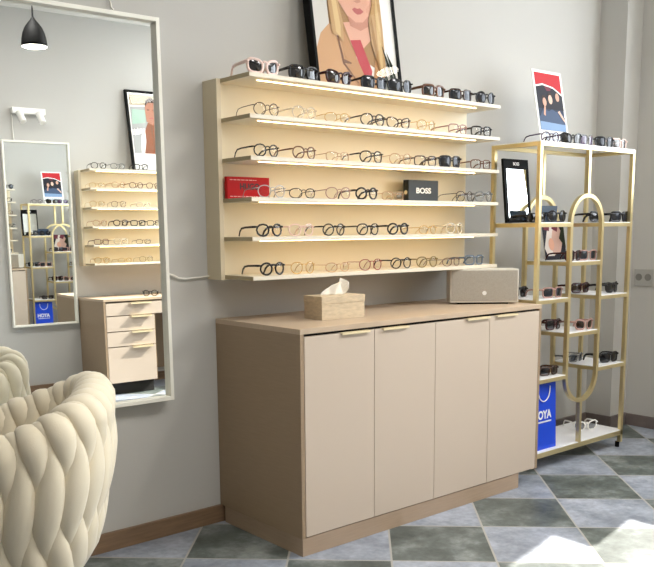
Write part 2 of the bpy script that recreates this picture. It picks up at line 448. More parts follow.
PK = {k: P('print '+k, v, .6, spec=.2) for k, v in dict(bg='#CFCBC4', blazer='#C79A6E', blazer2='#B98A5E', lapel='#7A5238', red='#B93A44', hair='#BE9868', hair2='#A1794A', hair3='#D2B482',
      skin='#D9A48C', skin2='#C28872', lip='#B5605C', dark='#22241C', leaf='#2C3324', white='#EDEBE6', eye='#3A2A24', brow='#7A5A3E', grey='#8F8B86', coat='#8A5236', head='#B07A62', green='#A8C4B4',
      sand='#B9A98C', bgrey='#A7A8A6', card_red='#B4252B', night='#23232B', navy='#2A3346', navy2='#41506A', sky='#7D97B8', face1='#C79C88', face2='#D8B5A2', wine='#6B2E3C', pinkish='#C9A598', bone='#D9D0C8').items()}
# big poster leaning above the display: woman with long fair hair, tan blazer, red top
t, fn0 = poster_thing('framed_poster', 'black-framed portrait poster of a fair-haired woman in a tan blazer, above the lit display', (.722, -.154, 1.873), FWID, FHGT, LEAN)
frame_parts(t, fn0, FWID, FHGT, .014, .045, M['black'], PK['bg'])
X0 = .709-FWID/2
def uv(*pts): return [(x-X0, y+.014) for x, y in pts]
items = [
 (PK['white'], uv((.465,0), (.954,0), (.954,.69), (.465,.69))),
 (PK['bg'], uv((.465,0), (.60,0), (.56,.69), (.465,.69))),
 (PK['hair2'], uv((.555,.24), (.60,.19), (.86,.10), (.875,.30), (.875,.52), (.80,.63), (.70,.64), (.60,.59), (.555,.45))),
 (PK['blazer'], uv((.465,0), (.465,.16), (.50,.235), (.555,.285), (.60,.27), (.64,.16), (.80,.07), (.86,.20), (.885,.10), (.86,0))),
 (PK['skin'], uv((.64,.30), (.79,.33), (.80,.24), (.74,.19), (.68,.20))),
 (PK['red'], uv((.672,.225), (.735,.235), (.79,.10), (.77,.03), (.742,.05))),
 (PK['blazer2'], uv((.60,.285), (.635,.27), (.70,.15), (.76,.03), (.72,0), (.66,.05), (.63,.13))),
 (PK['lapel'], uv((.585,.285), (.593,.285), (.622,.135), (.665,.125), (.664,.118), (.625,.118), (.700,.035), (.692,.035), (.612,.115))),
 (PK['blazer2'], uv((.83,.21), (.87,.14), (.86,.0), (.78,.0), (.80,.09))),
 (PK['skin'], uv((.615,.40), (.625,.50), (.66,.565), (.73,.585), (.80,.56), (.83,.49), (.825,.40), (.80,.345), (.76,.312), (.715,.306), (.67,.33))),
 (PK['skin2'], uv((.67,.335), (.715,.310), (.76,.316), (.80,.35), (.79,.30), (.74,.275), (.68,.29))),
 (PK['lip'], uv((.700,.367), (.718,.377), (.734,.373), (.750,.379), (.772,.366), (.752,.352), (.732,.347), (.713,.354))),
 (PK['skin2'], uv((.712,.405), (.735,.398), (.758,.407), (.752,.46), (.733,.412))),
 (PK['eye'], uv(*ell(.682,.47,.018,.008,12))), (PK['eye'], uv(*ell(.778,.48,.018,.008,12))),
 (PK['brow'], uv((.655,.492), (.682,.505), (.708,.498), (.706,.492), (.682,.498), (.656,.487))), (PK['brow'], uv((.755,.505), (.782,.515), (.805,.502), (.804,.497), (.782,.508), (.756,.499))),
 (PK['hair'], uv((.555,.45), (.60,.59), (.70,.64), (.72,.60), (.655,.565), (.625,.49), (.615,.40), (.635,.30), (.628,.21), (.60,.235), (.565,.24))),
 (PK['hair3'], uv((.575,.44), (.612,.55), (.632,.53), (.602,.42), (.618,.28), (.612,.23), (.588,.25))),
 (PK['hair'], uv((.70,.64), (.80,.63), (.875,.52), (.88,.30), (.875,.10), (.845,.05), (.83,.13), (.80,.22), (.795,.33), (.825,.40), (.832,.50), (.79,.575), (.72,.60))),
 (PK['hair3'], uv((.855,.46), (.866,.30), (.858,.10), (.845,.09), (.838,.24), (.842,.38))),
 (PK['hair2'], uv((.815,.35), (.83,.22), (.84,.10), (.832,.11), (.81,.22), (.805,.32))),
 (PK['leaf'], uv((.862,.22), (.868,.215), (.905,.12), (.93,.045), (.905,.02), (.895,.09))),
 (PK['leaf'], uv((.885,.20), (.925,.13), (.94,.06), (.93,.05), (.905,.13))),
 (PK['leaf'], uv((.862,.13), (.895,.03), (.88,.01), (.862,.06))),
]
shapes(t, fn0, items)
MB().flat([(.014,.014), (FWID-.014,.014), (FWID-.014,FHGT-.014), (.014,FHGT-.014)], fn0, -.0005).build('glass', M['picture_glass'], t)

# poster on the opposite display: print above a white lower band, person in a brown coat
t, fn1 = poster_thing('framed_poster', 'black-framed poster of a person in a brown coat, seen only in the large mirror', (1.387+FWID/2, YO+.142, 1.873), FWID, FHGT, LEAN, back=True)
frame_parts(t, fn1, FWID, FHGT, .020, .028, M['black'], PK['white'])
A = lambda *q: list(q)
items = [
 (PK['white'], A((.02,.02), (.502,.02), (.502,.70), (.02,.70))),
 (PK['bgrey'], A((.035,.165), (.487,.165), (.487,.685), (.035,.685))),
 (PK['sand'], A((.035,.58), (.487,.60), (.487,.685), (.035,.685))),
 (PK['white'], A((.035,.575), (.487,.597), (.487,.61), (.035,.59))),
 (PK['green'], A((.04,.42), (.17,.44), (.18,.55), (.05,.555))),
 (PK['white'], A((.10,.17), (.20,.17), (.21,.36), (.14,.39), (.11,.30))),
 (PK['coat'], A((0.130,.165), (0.155,.27), (0.155,.37), (0.190,.44), (0.265,.465), (0.345,.43), (0.375,.34), (0.385,.165))),
 (PK['lapel'], A((0.210,.43), (0.225,.40), (0.240,.165), (0.230,.165), (0.215,.35))),
 (PK['head'], A((0.180,.45), (0.175,.53), (0.180,.60), (0.210,.645), (0.265,.645), (0.295,.60), (0.295,.52), (0.280,.45), (0.235,.42))),
 (PK['eye'], A((0.177,.585), (0.190,.64), (0.235,.668), (0.285,.645), (0.300,.59), (0.275,.62), (0.210,.62))),
 (PK['lip'], A((0.210,.487), (0.250,.487), (0.245,.477), (0.215,.477))),
 (PK['eye'], ell(.205,.555,.012,.005,10)), (PK['eye'], ell(.258,.555,.012,.005,10)),
]
shapes(t, fn1, items)
MB().flat([(.02,.02), (FWID-.02,.02), (FWID-.02,FHGT-.02), (.02,FHGT-.02)], fn1, -.0005).build('glass', M['picture_glass'], t)

# ------------------------------------------------------------------ gold rack
RX0, RX1, RY0, RY1 = 1.605, 2.482, -.483, -.181
LX0, LX1 = 1.896, 2.186
TZ = 1.694
t = thing('gold_display_rack', 'tall gold metal display rack with white boards, right of the sideboard', 'rack', ((RX0+RX1)/2, (RY0+RY1)/2, 0))
TB = .0105
def post(x, y, z0, z1): MB().box(x-TB, y-TB, z0, x+TB, y+TB, z1).build('post', M['gold'], t, .0015)
for y in (RY0+TB, RY1-TB):
    for x in (RX0+TB, RX1-TB): post(x, y, .03, TZ-.024)
    xm = (LX0+LX1)/2
    post(xm, y, 1.447, TZ-.024); post(xm, y, .10, .326)
    R = (LX1-LX0)/2; path = []
    for k in range(21):
        a = PI-PI*k/20; path.append((xm+R*math.cos(a), y, 1.436-R+R*math.sin(a)))
    for k in range(21):
        a = -PI*k/20; path.append((xm+R*math.cos(a), y, .337+R+R*math.sin(a)))
    MB().tube(path, TB, 4, closed=True, up=(0, 1, 0)).build('loop', M['gold'], t)
def board(x0, x1, z, h=.024):
    f = MB()
    f.box(x0, RY0, z-h, x1, RY0+2*TB, z-.004); f.box(x0, RY1-2*TB, z-h, x1, RY1, z-.004)
    f.box(x0, RY0+2*TB, z-h, x0+2*TB, RY1-2*TB, z-.004); f.box(x1-2*TB, RY0+2*TB, z-h, x1, RY1-2*TB, z-.004)
    o = f.build('shelf_frame', M['gold'], t, .001)
    MB().box(x0+.001, RY0+.002, z-.0045, x1-.001, RY1-.002, z).build('white_board', M['marble'], o)
board(RX0, RX1, TZ); board(RX0, RX1, .105, .03)
ZA, ZM1, ZL1, ZR1, ZM2, ZR2, ZL2 = 1.297, 1.094, .908, .902, .717, .505, .496
board(RX0+2*TB, LX0-TB, ZA); board(LX1+TB, RX1-2*TB, ZA)
board(LX0+TB, LX1-TB, ZM1); board(LX0+TB, LX1-TB, ZM2)
board(RX0+2*TB, LX0-TB, ZL1); board(RX0+2*TB, LX0-TB, ZL2)
board(LX1+TB, RX1-2*TB, ZR1); board(LX1+TB, RX1-2*TB, ZR2)
for x in (RX0+.055, RX1-.02):
    for y in (RY0+(.12 if x < 2 else .02), RY1-.02):
        MB().cyl((x, y, 0), (0, 0, 1), .012, .032, 16).build('foot', M['black'], t)

# card on the rack
def simple_card(name, label, cat, loc, w, h, lean, items, th=.004, back=False, base=PK['white']):
    o, fn = poster_thing(name, label, loc, w, h, lean, back)
    MB().prism([(0,0), (w,0), (w,h), (0,h)], fn, -th).build('card', base, o, 0)
    shapes(o, fn, items, n0=.0004)
    o['category'] = cat
    return o, fn
w_, h_ = .262, .415
q = lambda a, b_: (a*w_, b_*h_)
items = [
 (PK['navy'], [q(.06,.22), q(.94,.22), q(.94,.965), q(.06,.965)]),
 (PK['card_red'], [q(.06,.80), q(.30,.83), q(.65,.80), q(.94,.72), q(.94,.965), q(.06,.965)]),
 (PK['white'], [q(.06,.775), q(.30,.805), q(.65,.775), q(.94,.69), q(.94,.715), q(.65,.797), q(.30,.827), q(.06,.797)]),
 (PK['night'], [q(.06,.50), q(.94,.50), q(.94,.69), q(.65,.775), q(.30,.805), q(.06,.775)]),
 (PK['wine'], [q(.33,.80), q(.58,.785), q(.54,.74), q(.42,.735)]),
 (PK['navy2'], [q(.10,.40), q(.22,.50), q(.40,.47), q(.52,.50), q(.66,.47), q(.80,.50), q(.94,.40), q(.94,.30), q(.06,.30), q(.06,.40)]),
 (PK['sky'], [q(.06,.22), q(.94,.22), q(.94,.31), q(.06,.33)]),
 (PK['face1'], ell(.29*w_, .585*h_, .017, .023)), (PK['face2'], ell(.50*w_, .625*h_, .018, .025)), (PK['face1'], ell(.75*w_, .665*h_, .017, .023)),
 (PK['eye'], [q(.20,.62), q(.23,.665), q(.31,.675), q(.36,.64), q(.30,.645)]), (PK['eye'], [q(.41,.665), q(.45,.71), q(.53,.715), q(.59,.67), q(.50,.685)]),
 (PK['face1'], [q(.20,.42), q(.26,.40), q(.30,.52), q(.26,.54)]), (PK['face2'], [q(.70,.47), q(.76,.49), q(.92,.37), q(.90,.34)]),
]
for k, (a, b_, z_) in enumerate(((.17,.78,.165), (.17,.85,.125), (.17,.62,.085))):
    for j in range(6):
        x0 = a+(b_-a)*j/6; items.append((M['grey_ink'], [q(x0,z_), q(x0+(b_-a)/6*.72,z_), q(x0+(b_-a)/6*.72,z_+.02), q(x0,z_+.02)]))
simple_card('photo_card', 'white card with a red-topped photo of three people, on top of the gold rack', 'card', (2.010, -.292, TZ), w_, h_, math.radians(11), items)

# picture on the loop shelf
w_, h_ = .20, .215
items = [
 (PK['night'], [q(0,0), q(1,0), q(1,1), q(0,1)]),
 (PK['bone'], [q(.02,.30), q(.30,.98), q(.55,.98), q(.62,.60), q(.45,.10), q(.15,.10)]),
 (PK['pinkish'], [q(.30,.30), q(.45,.75), q(.70,.95), q(.95,.60), q(.75,.20), q(.45,.12)]),
 (PK['wine'], [q(.05,.78), q(.14,.99), q(.36,.99), q(.30,.74)]), (PK['wine'], [q(.42,.80), q(.50,.99), q(.78,.99), q(.66,.72)]),
 (PK['skin'], ell(.34*w_, .40*h_, .026, .034)), (PK['leaf'], [q(.72,.55), q(.98,.98), q(1,.98), q(1,.30), q(.88,.40)]),
]
simple_card('photo_card', 'dark photo card of a pale close-up pose on the upper loop shelf of the rack', 'card', (2.085, -.265, ZM1), w_, h_, math.radians(10), items)
# slate blue card behind the sunglasses
o = MB().box(1.742, -.402, ZA, 1.878, -.394, ZA+.085).build('backing_card', M['blue_card'], None, .001, org=(1.81, -.398, ZA))
tag(o, 'slate blue card standing behind sunglasses on the second rack level, left bay', 'card')

# counter mirror in black frame
t, fn = poster_thing('counter_mirror', 'small black-framed counter mirror with white lettering, second level of the gold rack', (1.680, -.312, ZA), .205, .325, math.radians(6))
t['category'] = 'mirror'
f = MB(); bw, bh = .205, .325
for (a, b_, c_, d_) in ((0,0,.02,bh), (bw-.012,0,bw,bh), (.02,0,bw-.012,.016), (.02,bh-.05,bw-.012,bh)): f.prism([(a,b_), (c_,b_), (c_,d_), (a,d_)], fn, -.014)
f.build('frame', M['black'], t)
MB().prism([(.02,.016), (bw-.012,.016), (bw-.012,bh-.05), (.02,bh-.05)], lambda u, v, n: fn(u, v, n-.012), .008).build('mirror_glass', M['mirror'], t)
text('lettering', 'BOSS', .022, M['white_ink'], t, Matrix.Translation(fn(bw/2, bh-.025, .0006)) @ Matrix.Rotation(PI/2-math.radians(6), 4, 'X'), .0006)

# branded boxes on the fourth shelf
Z4 = SZ[3]
t = thing('display_plaque', 'glossy red plaque with dark lettering at the left end of the fourth shelf', 'sign', (.098, -.118, Z4))
box('block', M['red_box'], t, -.008, -.127, Z4, .205, -.108, Z4+.089)
text('lettering', 'HUGO', .034, M['dark_ink'], t, face_mtx((.104, -.1275, Z4+.049)), .0013, .100)
f = MB()
for (xa, xb, z) in ((.005, .138, .075), (.005, .185, .008)):
    x = xa; rr = random.Random(5)
    while x < xb:
        l = rr.uniform(.006, .018); f.box(x, -.1276, Z4+z, min(x+l, xb), -.1268, Z4+z+.003); x += l+.004
f.build('fine_print', M['pale_ink'], t)
t = thing('spectacle_case_box', 'black box with white lettering standing on the fourth shelf', 'box', (1.093, -.15, Z4))
b = MB(); b.box(1.003, -.17, Z4, 1.212, -.135, Z4+.103); b.build('carton', M['boss_box'], t, .0015)
b = MB(); b.tube([(1.004, -.152, Z4+.045), (1.0015, -.152, Z4+.045)], .010, 20); b.build('thumb_notch', M['panel'], t)
text('lettering', 'BOSS', .036, M['white_ink'], t, face_mtx((1.108, -.1705, Z4+.052)), .0011, .104)

# paper bag on the rack's bottom board
ZB = .105
t = thing('paper_bag', 'glossy royal blue paper carrier bag with white lettering, bottom of the gold rack', 'bag', (1.75, -.40, ZB))
b = MB(); x0, x1, y0, y1, z1 = 1.634, 1.862, -.452, -.345, ZB+.352
sh = .012
v = [(x0,y0,ZB),(x1,y0,ZB),(x1,y1,ZB),(x0,y1,ZB),(x0+.002,y0+sh,z1),(x1-.002,y0+sh,z1),(x1-.002,y1-sh,z1),(x0+.002,y1-sh,z1),(x0-.006,(y0+y1)/2,ZB+.12),(x1+.006-.012,(y0+y1)/2,ZB+.12),(x0+.014,(y0+y1)/2,z1),(x1-.016,(y0+y1)/2,z1)]
b.add(v, [(0,1,2,3), (0,4,5,1), (2,6,7,3), (1,9,2), (1,5,11,9), (2,9,11,6), (3,8,0), (0,8,10,4), (3,7,10,8)])
bg = b.build('bag_body', M['blue_bag'], t)
sm = bg.modifiers.new('paper', 'SOLIDIFY'); sm.thickness = .0012
yb = lambda z: y0+sh*(z-ZB)/.352-.003
path = []
for k in range(25):
    a = PI*k/24; z = z1-.014-.078*math.sin(a)**.8; path.append((1.748-.052*math.cos(a), yb(z)-.003, z))
MB().tube(path, .003, 8).build('handle', M['white_plastic'], t, smooth=True)
tl = math.atan2(sh, .352)
text('lettering', 'HOYA', .062, M['white_ink'], t, face_mtx((1.742, yb(ZB+.185)+.0017, ZB+.185), tilt=tl), .0020, .155)
f = MB(); rr = random.Random(2); x = 1.672
while x < 1.812:
    l = rr.uniform(.004, .011); z = ZB+.145; f.box(x, yb(z)+.0015, z, x+l, yb(z)+.003, z+.0085); x += l+.003
f.build('fine_print', M['white_ink'], t)

# wall socket on the right wall
t = thing('wall_socket', 'grey double wall socket on the wall right of the gold rack', 'socket', (XR, -.265, .957))
box('plate', M['socket'], t, XR-.010, -.33, .902, XR-.0005, -.203, 1.008, bevel=.003)
for y in (-.297, -.236): MB().cyl((XR-.0095, y, .957), (-1, 0, 0), .022, .002, 20).build('outlet', M['socket_dark'], t)

# ------------------------------------------------------------------ opposite wall: desk, spot lamp, pendant
DX0, DX1, DT, DY = .868, 2.35, .80, -3.495
t = thing('drawer_desk', 'greige desk with a stack of drawers on the opposite wall, seen in the large mirror', 'desk', ((DX0+DX1)/2, -3.78, 0))
box('top', M['worktop'], t, DX0, YO+.017, DT-.02, DX1, DY, DT)
b = MB(); b.box(DX0, YO+.017, .10, DX0+.018, DY-.001, DT-.02); b.box(1.31, YO+.017, .10, 1.328, DY-.02, .672); b.box(DX1-.018, YO+.017, 0, DX1, DY-.001, DT-.02)
b.box(DX0+.018, YO+.017, .10, 1.31, DY-.02, .118); b.box(DX0+.018, YO+.017, .118, DX1-.018, YO+.03, DT-.02)
b.build('carcass', M['carcass'], t)
box('plinth', M['gap'], t, DX0+.03, YO+.03, 0, 1.31, DY-.06, .10)  # near-black colour paints the shadow beneath the desk
dz = [(.663, .765, 2.33), (.533, .655, 1.314), (.407, .525, 1.314), (.104, .399, 1.314)]
for z0, z1_, xe in dz:
    d = box('drawer', M['door_lacquer'], t, DX0+.020, DY-.018, z0, xe, DY, z1_, bevel=.001)
    h = MB(); h.box(1.10, DY-.005, z1_-.001, 1.285, DY+.021, z1_+.002); h.box(1.10, DY+.0195, z1_-.012, 1.285, DY+.021, z1_+.002)
    h.build('handle', M['pull'], d)
t = thing('spot_lamp', 'white wall bar with two spot heads above the narrow mirror, seen reflected', 'lamp', (.54, YO, 2.34))
box('bar', M['white_plastic'], t, .402, YO, 2.315, .672, YO+.05, 2.362, bevel=.003)
for x in (.455, .615):
    h = MB(); d = Vector((.12, .55, -.85)).normalized(); c0 = Vector((x, YO+.05, 2.325))
    h.cyl(c0-d*.0, d, .027, .10, 24); hd = h.build('spot_head', M['white_plastic'], t, .002)
    MB().cyl(c0+d*.1005, d, .02, .002, 20).build('bulb', M['cord_white'], hd)
c = MB(); c.tube([(.408, YO+.008, 2.313), (.406, YO+.008, 2.22), (.409, YO+.008, 2.12), (.41, YO+.012, 2.102)], .004, 8)
tag(c.build('cord', M['cord_white'], smooth=True, org=(.408, YO+.008, 2.103)), 'thin white cord below the spot lamp bar, seen in the large mirror', 'cord')
prof = [(.005,.24), (.006,.185), (.012,.175), (.020,.163), (.036,.145), (.055,.118), (.069,.085), (.077,.05), (.080,.02), (.080,0), (.0785,0), (.077,.02), (.066,.08), (.05,.11), (.0,.15)]
for px, py, pz, lb in ((.104, -2.5, 2.497, 'black bell-shaped pendant lamp with a glowing underside, seen in the large mirror'),
                       (2.18, -1.277, 2.69, 'black pendant lamp mirrored as a white oval in the glass of the blonde portrait'),
                       (1.69, -3.50, 2.45, 'black pendant lamp over the drawer desk, mirrored as a white oval in its poster')):
    t = lthing('pendant_lamp', lb, 'lamp', (px, py, pz), group='black pendant lamps')
    MB().lathe(prof, 40).build('lamp_shade', M['black'], t, smooth=True)
    MB().tube([(0,0,.23), (0,0,ZC-pz-.02)], .003, 8).build('cable', M['black'], t)
    MB().lathe([(0,0), (.05,0), (.05,-.025), (0,-.025)], 24, (0,0,ZC-pz)).build('ceiling_rose', M['black'], t, smooth=False)
    MB().lathe([(0,-.008), (.03,-.007), (.06,-.003), (.0785,.002)], 32).build('diffuser', M['bulb'], t, smooth=True)

# ------------------------------------------------------------------ woven armchair
CE, CTH, CA, CB, CN, CH0 = Vector((-1.073, -.525)), 1.071, .367, .291, 3.25, .738
t = lthing('armchair', 'cream velvet barrel armchair with chunky woven upholstery in front of the large mirror', 'chair', (CE.x, CE.y, 0), CTH)
def outline(a):
    c_, s_ = math.cos(a), math.sin(a)
    return Vector((CA*math.copysign(abs(c_)**(2/CN), c_), CB*math.copysign(abs(s_)**(2/CN), s_)))
A0, A1 = math.radians(-90-138), math.radians(-90+138)
ND = 720; op = [outline(A0+(A1-A0)*i/ND) for i in range(ND+1)]
cl = [0]
for i in range(ND): cl.append(cl[-1]+(op[i+1]-op[i]).length)
LT = cl[-1]
def at_s(s):
    s = max(0, min(LT, s)); lo, hi = 0, ND
    while hi-lo > 1:
        m_ = (lo+hi)//2
        if cl[m_] <= s: lo = m_
        else: hi = m_
    f_ = (s-cl[lo])/max(1e-9, cl[hi]-cl[lo])
    p_ = op[lo].lerp(op[hi], f_)
    i0, i1 = max(0, lo-14), min(ND, hi+14)
    tg = (op[i1]-op[i0]).normalized()
    return p_, tg, Vector((tg.y, -tg.x))
def rimz(p): return CH0-.31*p.y
def out_d(l):          # outward offset at distance l below the rim
    K = [(0,0), (.04,.005), (.10,.010), (.18,.004), (.26,-.008), (.36,-.024), (.43,-.05), (.49,-.085), (.55,-.14), (.58,-.2)]
    for (a, x), (b_, y) in zip(K, K[1:]):
        if l <= b_: return x+(y-x)*(l-a)/(b_-a)
    return K[-1][1]
HT = .026                       # half thickness of a band
def shell_point(s, ell_):
    """ell_<0 inside (depth -ell_ below the rim), >0 outside; over the rim in between"""
    p, tg, nr = at_s(s); zr = rimz(p)
    rr_ = .040
    if ell_ > rr_*PI/2:
        l = ell_-rr_*PI/2+rr_; return p+nr*(out_d(l)-HT), zr-l-HT, nr, 1
    if ell_ < -rr_*PI/2:
        l = -ell_-rr_*PI/2+rr_; return p+nr*(-2*rr_-.02*min(1, l/.2)-HT), zr-l-HT, -nr, 1
    a = ell_/rr_
    return p+nr*(-rr_+rr_*math.sin(a)-HT), zr-HT-rr_+rr_*math.cos(a), nr, 0
NS = 40
SP = LT/NS
def band(i):
    """one padded band: wide where it lies on top, narrow where it tucks between its neighbours"""
    mbp = []; ups = []; ra = []; rb = []
    L0, L1 = -.31, .62
    n = 84
    for k in range(n+1):
        e = L0+(L1-L0)*k/n
        e2 = e-.02
        LAM = .22 if e > 0 else .19
        w = .5+.5*math.cos(PI*e2/LAM+i*PI)
        rimf = math.exp(-(e/.05)**2)
        w += (.72-w)*.72*rimf
        s = SP*(i+.5)+.016*math.sin(PI*e2/LAM)
        p, z, nr, side = shell_point(s, e)
        d3 = Vector((nr.x, nr.y, 0))
        if side == 0:
            a = e/.040; p_, tg, nn = at_s(s); d3 = Vector((nn.x*math.sin(a), nn.y*math.sin(a), math.cos(a)))
        mbp.append(Vector((p.x, p.y, z))-d3*.006*(1-w)); ups.append(d3)
        ra.append(.008+(.023-.006*rimf)*w**.9); rb.append(SP*(.12+.92*w**.85))
    return mbp, ups, ra, rb
sh = MB()
for i in range(NS):
    a, u_, ra, rb = band(i)
    sh.tube(a, ra, 14, up=u_, rad2=rb)
sh.build('woven_shell', M['velvet'], t, smooth=True)
core = MB(); NSx, cv, cf = 90, [], []
prof = [('i', .42), ('i', .2), ('i', .05), ('t', 0), ('o', .05), ('o', .15), ('o', .3), ('o', .4), ('o', .5), ('o', .55)]
for j in range(NSx+1):
    p, tg, nr = at_s(LT*j/NSx); zr = rimz(p)-.035
    for kd, l in prof:
        if kd == 'i': pp = p-nr*.092
        elif kd == 't': pp = p-nr*.06
        else: pp = p+nr*(out_d(l)-.042)
        cv.append((pp.x, pp.y, zr-l if kd != 't' else zr-.012))
k = len(prof)
for j in range(NSx):
    for q_ in range(k-1): cf.append((j*k+q_, j*k+q_+1, (j+1)*k+q_+1, (j+1)*k+q_))
cf.append(list(range(k))); cf.append([NSx*k+q_ for q_ in range(k)])
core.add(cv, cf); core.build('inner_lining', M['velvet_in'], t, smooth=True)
seat = MB(); pts = []
for a in range(48):
    v_ = outline(2*PI*a/48); pts.append((v_.x*.70, v_.y*.70+.03))
seat.prism(pts, lambda u, v_, w_: (u, v_, .36+w_), .10); seat.build('seat', M['velvet'], t, .02)
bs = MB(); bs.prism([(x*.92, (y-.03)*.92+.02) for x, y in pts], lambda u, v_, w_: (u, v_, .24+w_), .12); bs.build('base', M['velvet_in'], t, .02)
for sx in (-1, 1):
    for sy in (-1, 1):
        MB().tube([(sx*.15, sy*.11, .25), (sx*.20, sy*.15, 0)], [.016, .010], 14).build('leg', M['gold'], t)

# ------------------------------------------------------------------ spectacles
def sup(a, b_, n, cat=0, side=1, drop=0, N=28):
    pts = []
    for k in range(N):
        th = 2*PI*k/N; c_, s_ = math.cos(th), math.sin(th)
        x = a*math.copysign(abs(c_)**(2/n), c_); z = b_*math.copysign(abs(s_)**(2/n), s_)
        if z < 0: x *= 1-drop*(-z/b_)
        z += cat*side*x*.35*(1 if z > 0 else .3)
        pts.append((x, z))
    return pts
SHP = dict(round=(.0255,.0235,2.0,0,.0), panto=(.0265,.0235,2.4,0,.14), square=(.0275,.0215,4.2,0,.05), cat=(.0275,.0215,3.0,.55,.10),
           pilot=(.0280,.0240,2.6,-.12,.16), hex=(.0265,.0230,2.2,0,.05), oval=(.027,.019,2.3,0,.0), rect=(.0275,.0175,4.0,0,.04))
GCACHE = {}
def gmeshes(style, thick, fm, lm, sun):
    key = (style, thick, fm.name, lm.name, sun)
    if key in GCACHE: return GCACHE[key]
    a, b_, n, cat, drop = SHP[style]
    if sun: a *= 1.12; b_ *= 1.16; thick += .0006
    N = 12 if style == 'hex' else 28
    r = thick; cx = a+.0095
    zc = b_+r*1.2
    fr = MB(); lens = []
    for sd in (-1, 1):
        o = sup(a, b_, n, cat, sd, drop, N)
        cur = lambda x: .0030*((sd*x+cx)/.07)**2*2.0
        zmin = min(z for x, z in o)
        pts = [(sd*cx+x, .0035*((abs(sd*cx+x))/.06)**2*3, z-zmin+r) for x, z in o]
        fr.tube(pts, r, 8, closed=True, up=(0, -1, 0), rad2=r*1.15)
        c0 = (sd*cx, .0035*(cx/.06)**2*3, sum(p[2] for p in pts)/len(pts))
        lm_ = MB(); m = len(pts); vv = [(c0[0], c0[1]-.0042, c0[2])]; RG = (.35, .7, 1.0)
        for q_ in RG: vv += [(c0[0]+(x-c0[0])*q_, c0[1]+(y-c0[1])*q_-.0042*(1-q_*q_), c0[2]+(z-c0[2])*q_) for x, y, z in pts]
        fc = [(0, 1+i, 1+(i+1) % m) for i in range(m)]
        for q_ in range(2): fc += [(1+q_*m+i, 1+(q_+1)*m+i, 1+(q_+1)*m+(i+1) % m, 1+q_*m+(i+1) % m) for i in range(m)]
        lm_.add(vv, fc)
        lens.append(lm_)
        top = max(z for x, y, z in pts)
        hx = sd*(cx+a+.004); hz = top-b_*.42
        fr.tube([(sd*(cx+a*.96), .0085, hz), (hx, .0095, hz), (hx+sd*.001, .015, hz)], [r*1.1, r*1.2, r], 8)
    zt = top-b_*.55
    fr.tube([(-.0115, .0005, zt), (-.005, -.0005, zt+.005), (.005, -.0005, zt+.005), (.0115, .0005, zt)], r*.95, 8)
    out = [fr.build('frame', fm, None, smooth=True)]
    for lm_ in lens: out.append(lm_.build('lens', lm, None, smooth=True))
    for sd in (-1, 1):
        hx = sd*(cx+a+.005); T = .108
        tb = MB(); w_ = r*.8
        tb.tube([(hx, .013, hz), (hx, .04, hz-.0005), (hx-sd*.002, T*.8, hz-.002), (hx-sd*.003, T+.004, hz-.006), (hx-sd*.005, T+.018, hz-.018), (hx-sd*.007, T+.027, .0036)],
                [q_*(1.45 if r > .0022 else 1) for q_ in (r*1.0, r*.95, r*.9, r*.9, r*1.0, r*.8)], 8, up=(0, 0, 1), rad2=[w_]*6)
        out.append(tb.build('temple', fm, None, smooth=True))
    ms = [o.data for o in out]
    for o in out: bpy.data.objects.remove(o)
    GCACHE[key] = ms
    return ms
STW = dict(round='round', panto='rounded', square='square', cat='cat-eye', pilot='pilot-shaped', hex='angular', oval='oval', rect='rectangular')
ORD = ['first', 'second', 'third', 'fourth', 'fifth', 'sixth', 'seventh', 'eighth', 'ninth', 'tenth']
def glasses(loc, style, col, lens='clear', thick=None, rz=0, label='', group='', small=False):
    sun = lens not in ('clear',)
    if thick is None: thick = .0028 if sun else .0016
    ms = gmeshes(style, thick, FR[col], M['lens_'+lens], sun)
    nm = 'sunglasses' if sun else 'eyeglasses'
    o = bpy.data.objects.new(nm, None); COL.objects.link(o); o.empty_display_size = .05
    o.location = loc; o.rotation_euler = (0, 0, rz)
    tag(o, label, 'glasses', group)
    for m, pn in zip(ms, ('frame', 'lens', 'lens', 'temple', 'temple')):
        c_ = bpy.data.objects.new(pn, m); COL.objects.link(c_); c_.parent = o
    return o
T1, T2, T3 = .0017, .0025, .0034
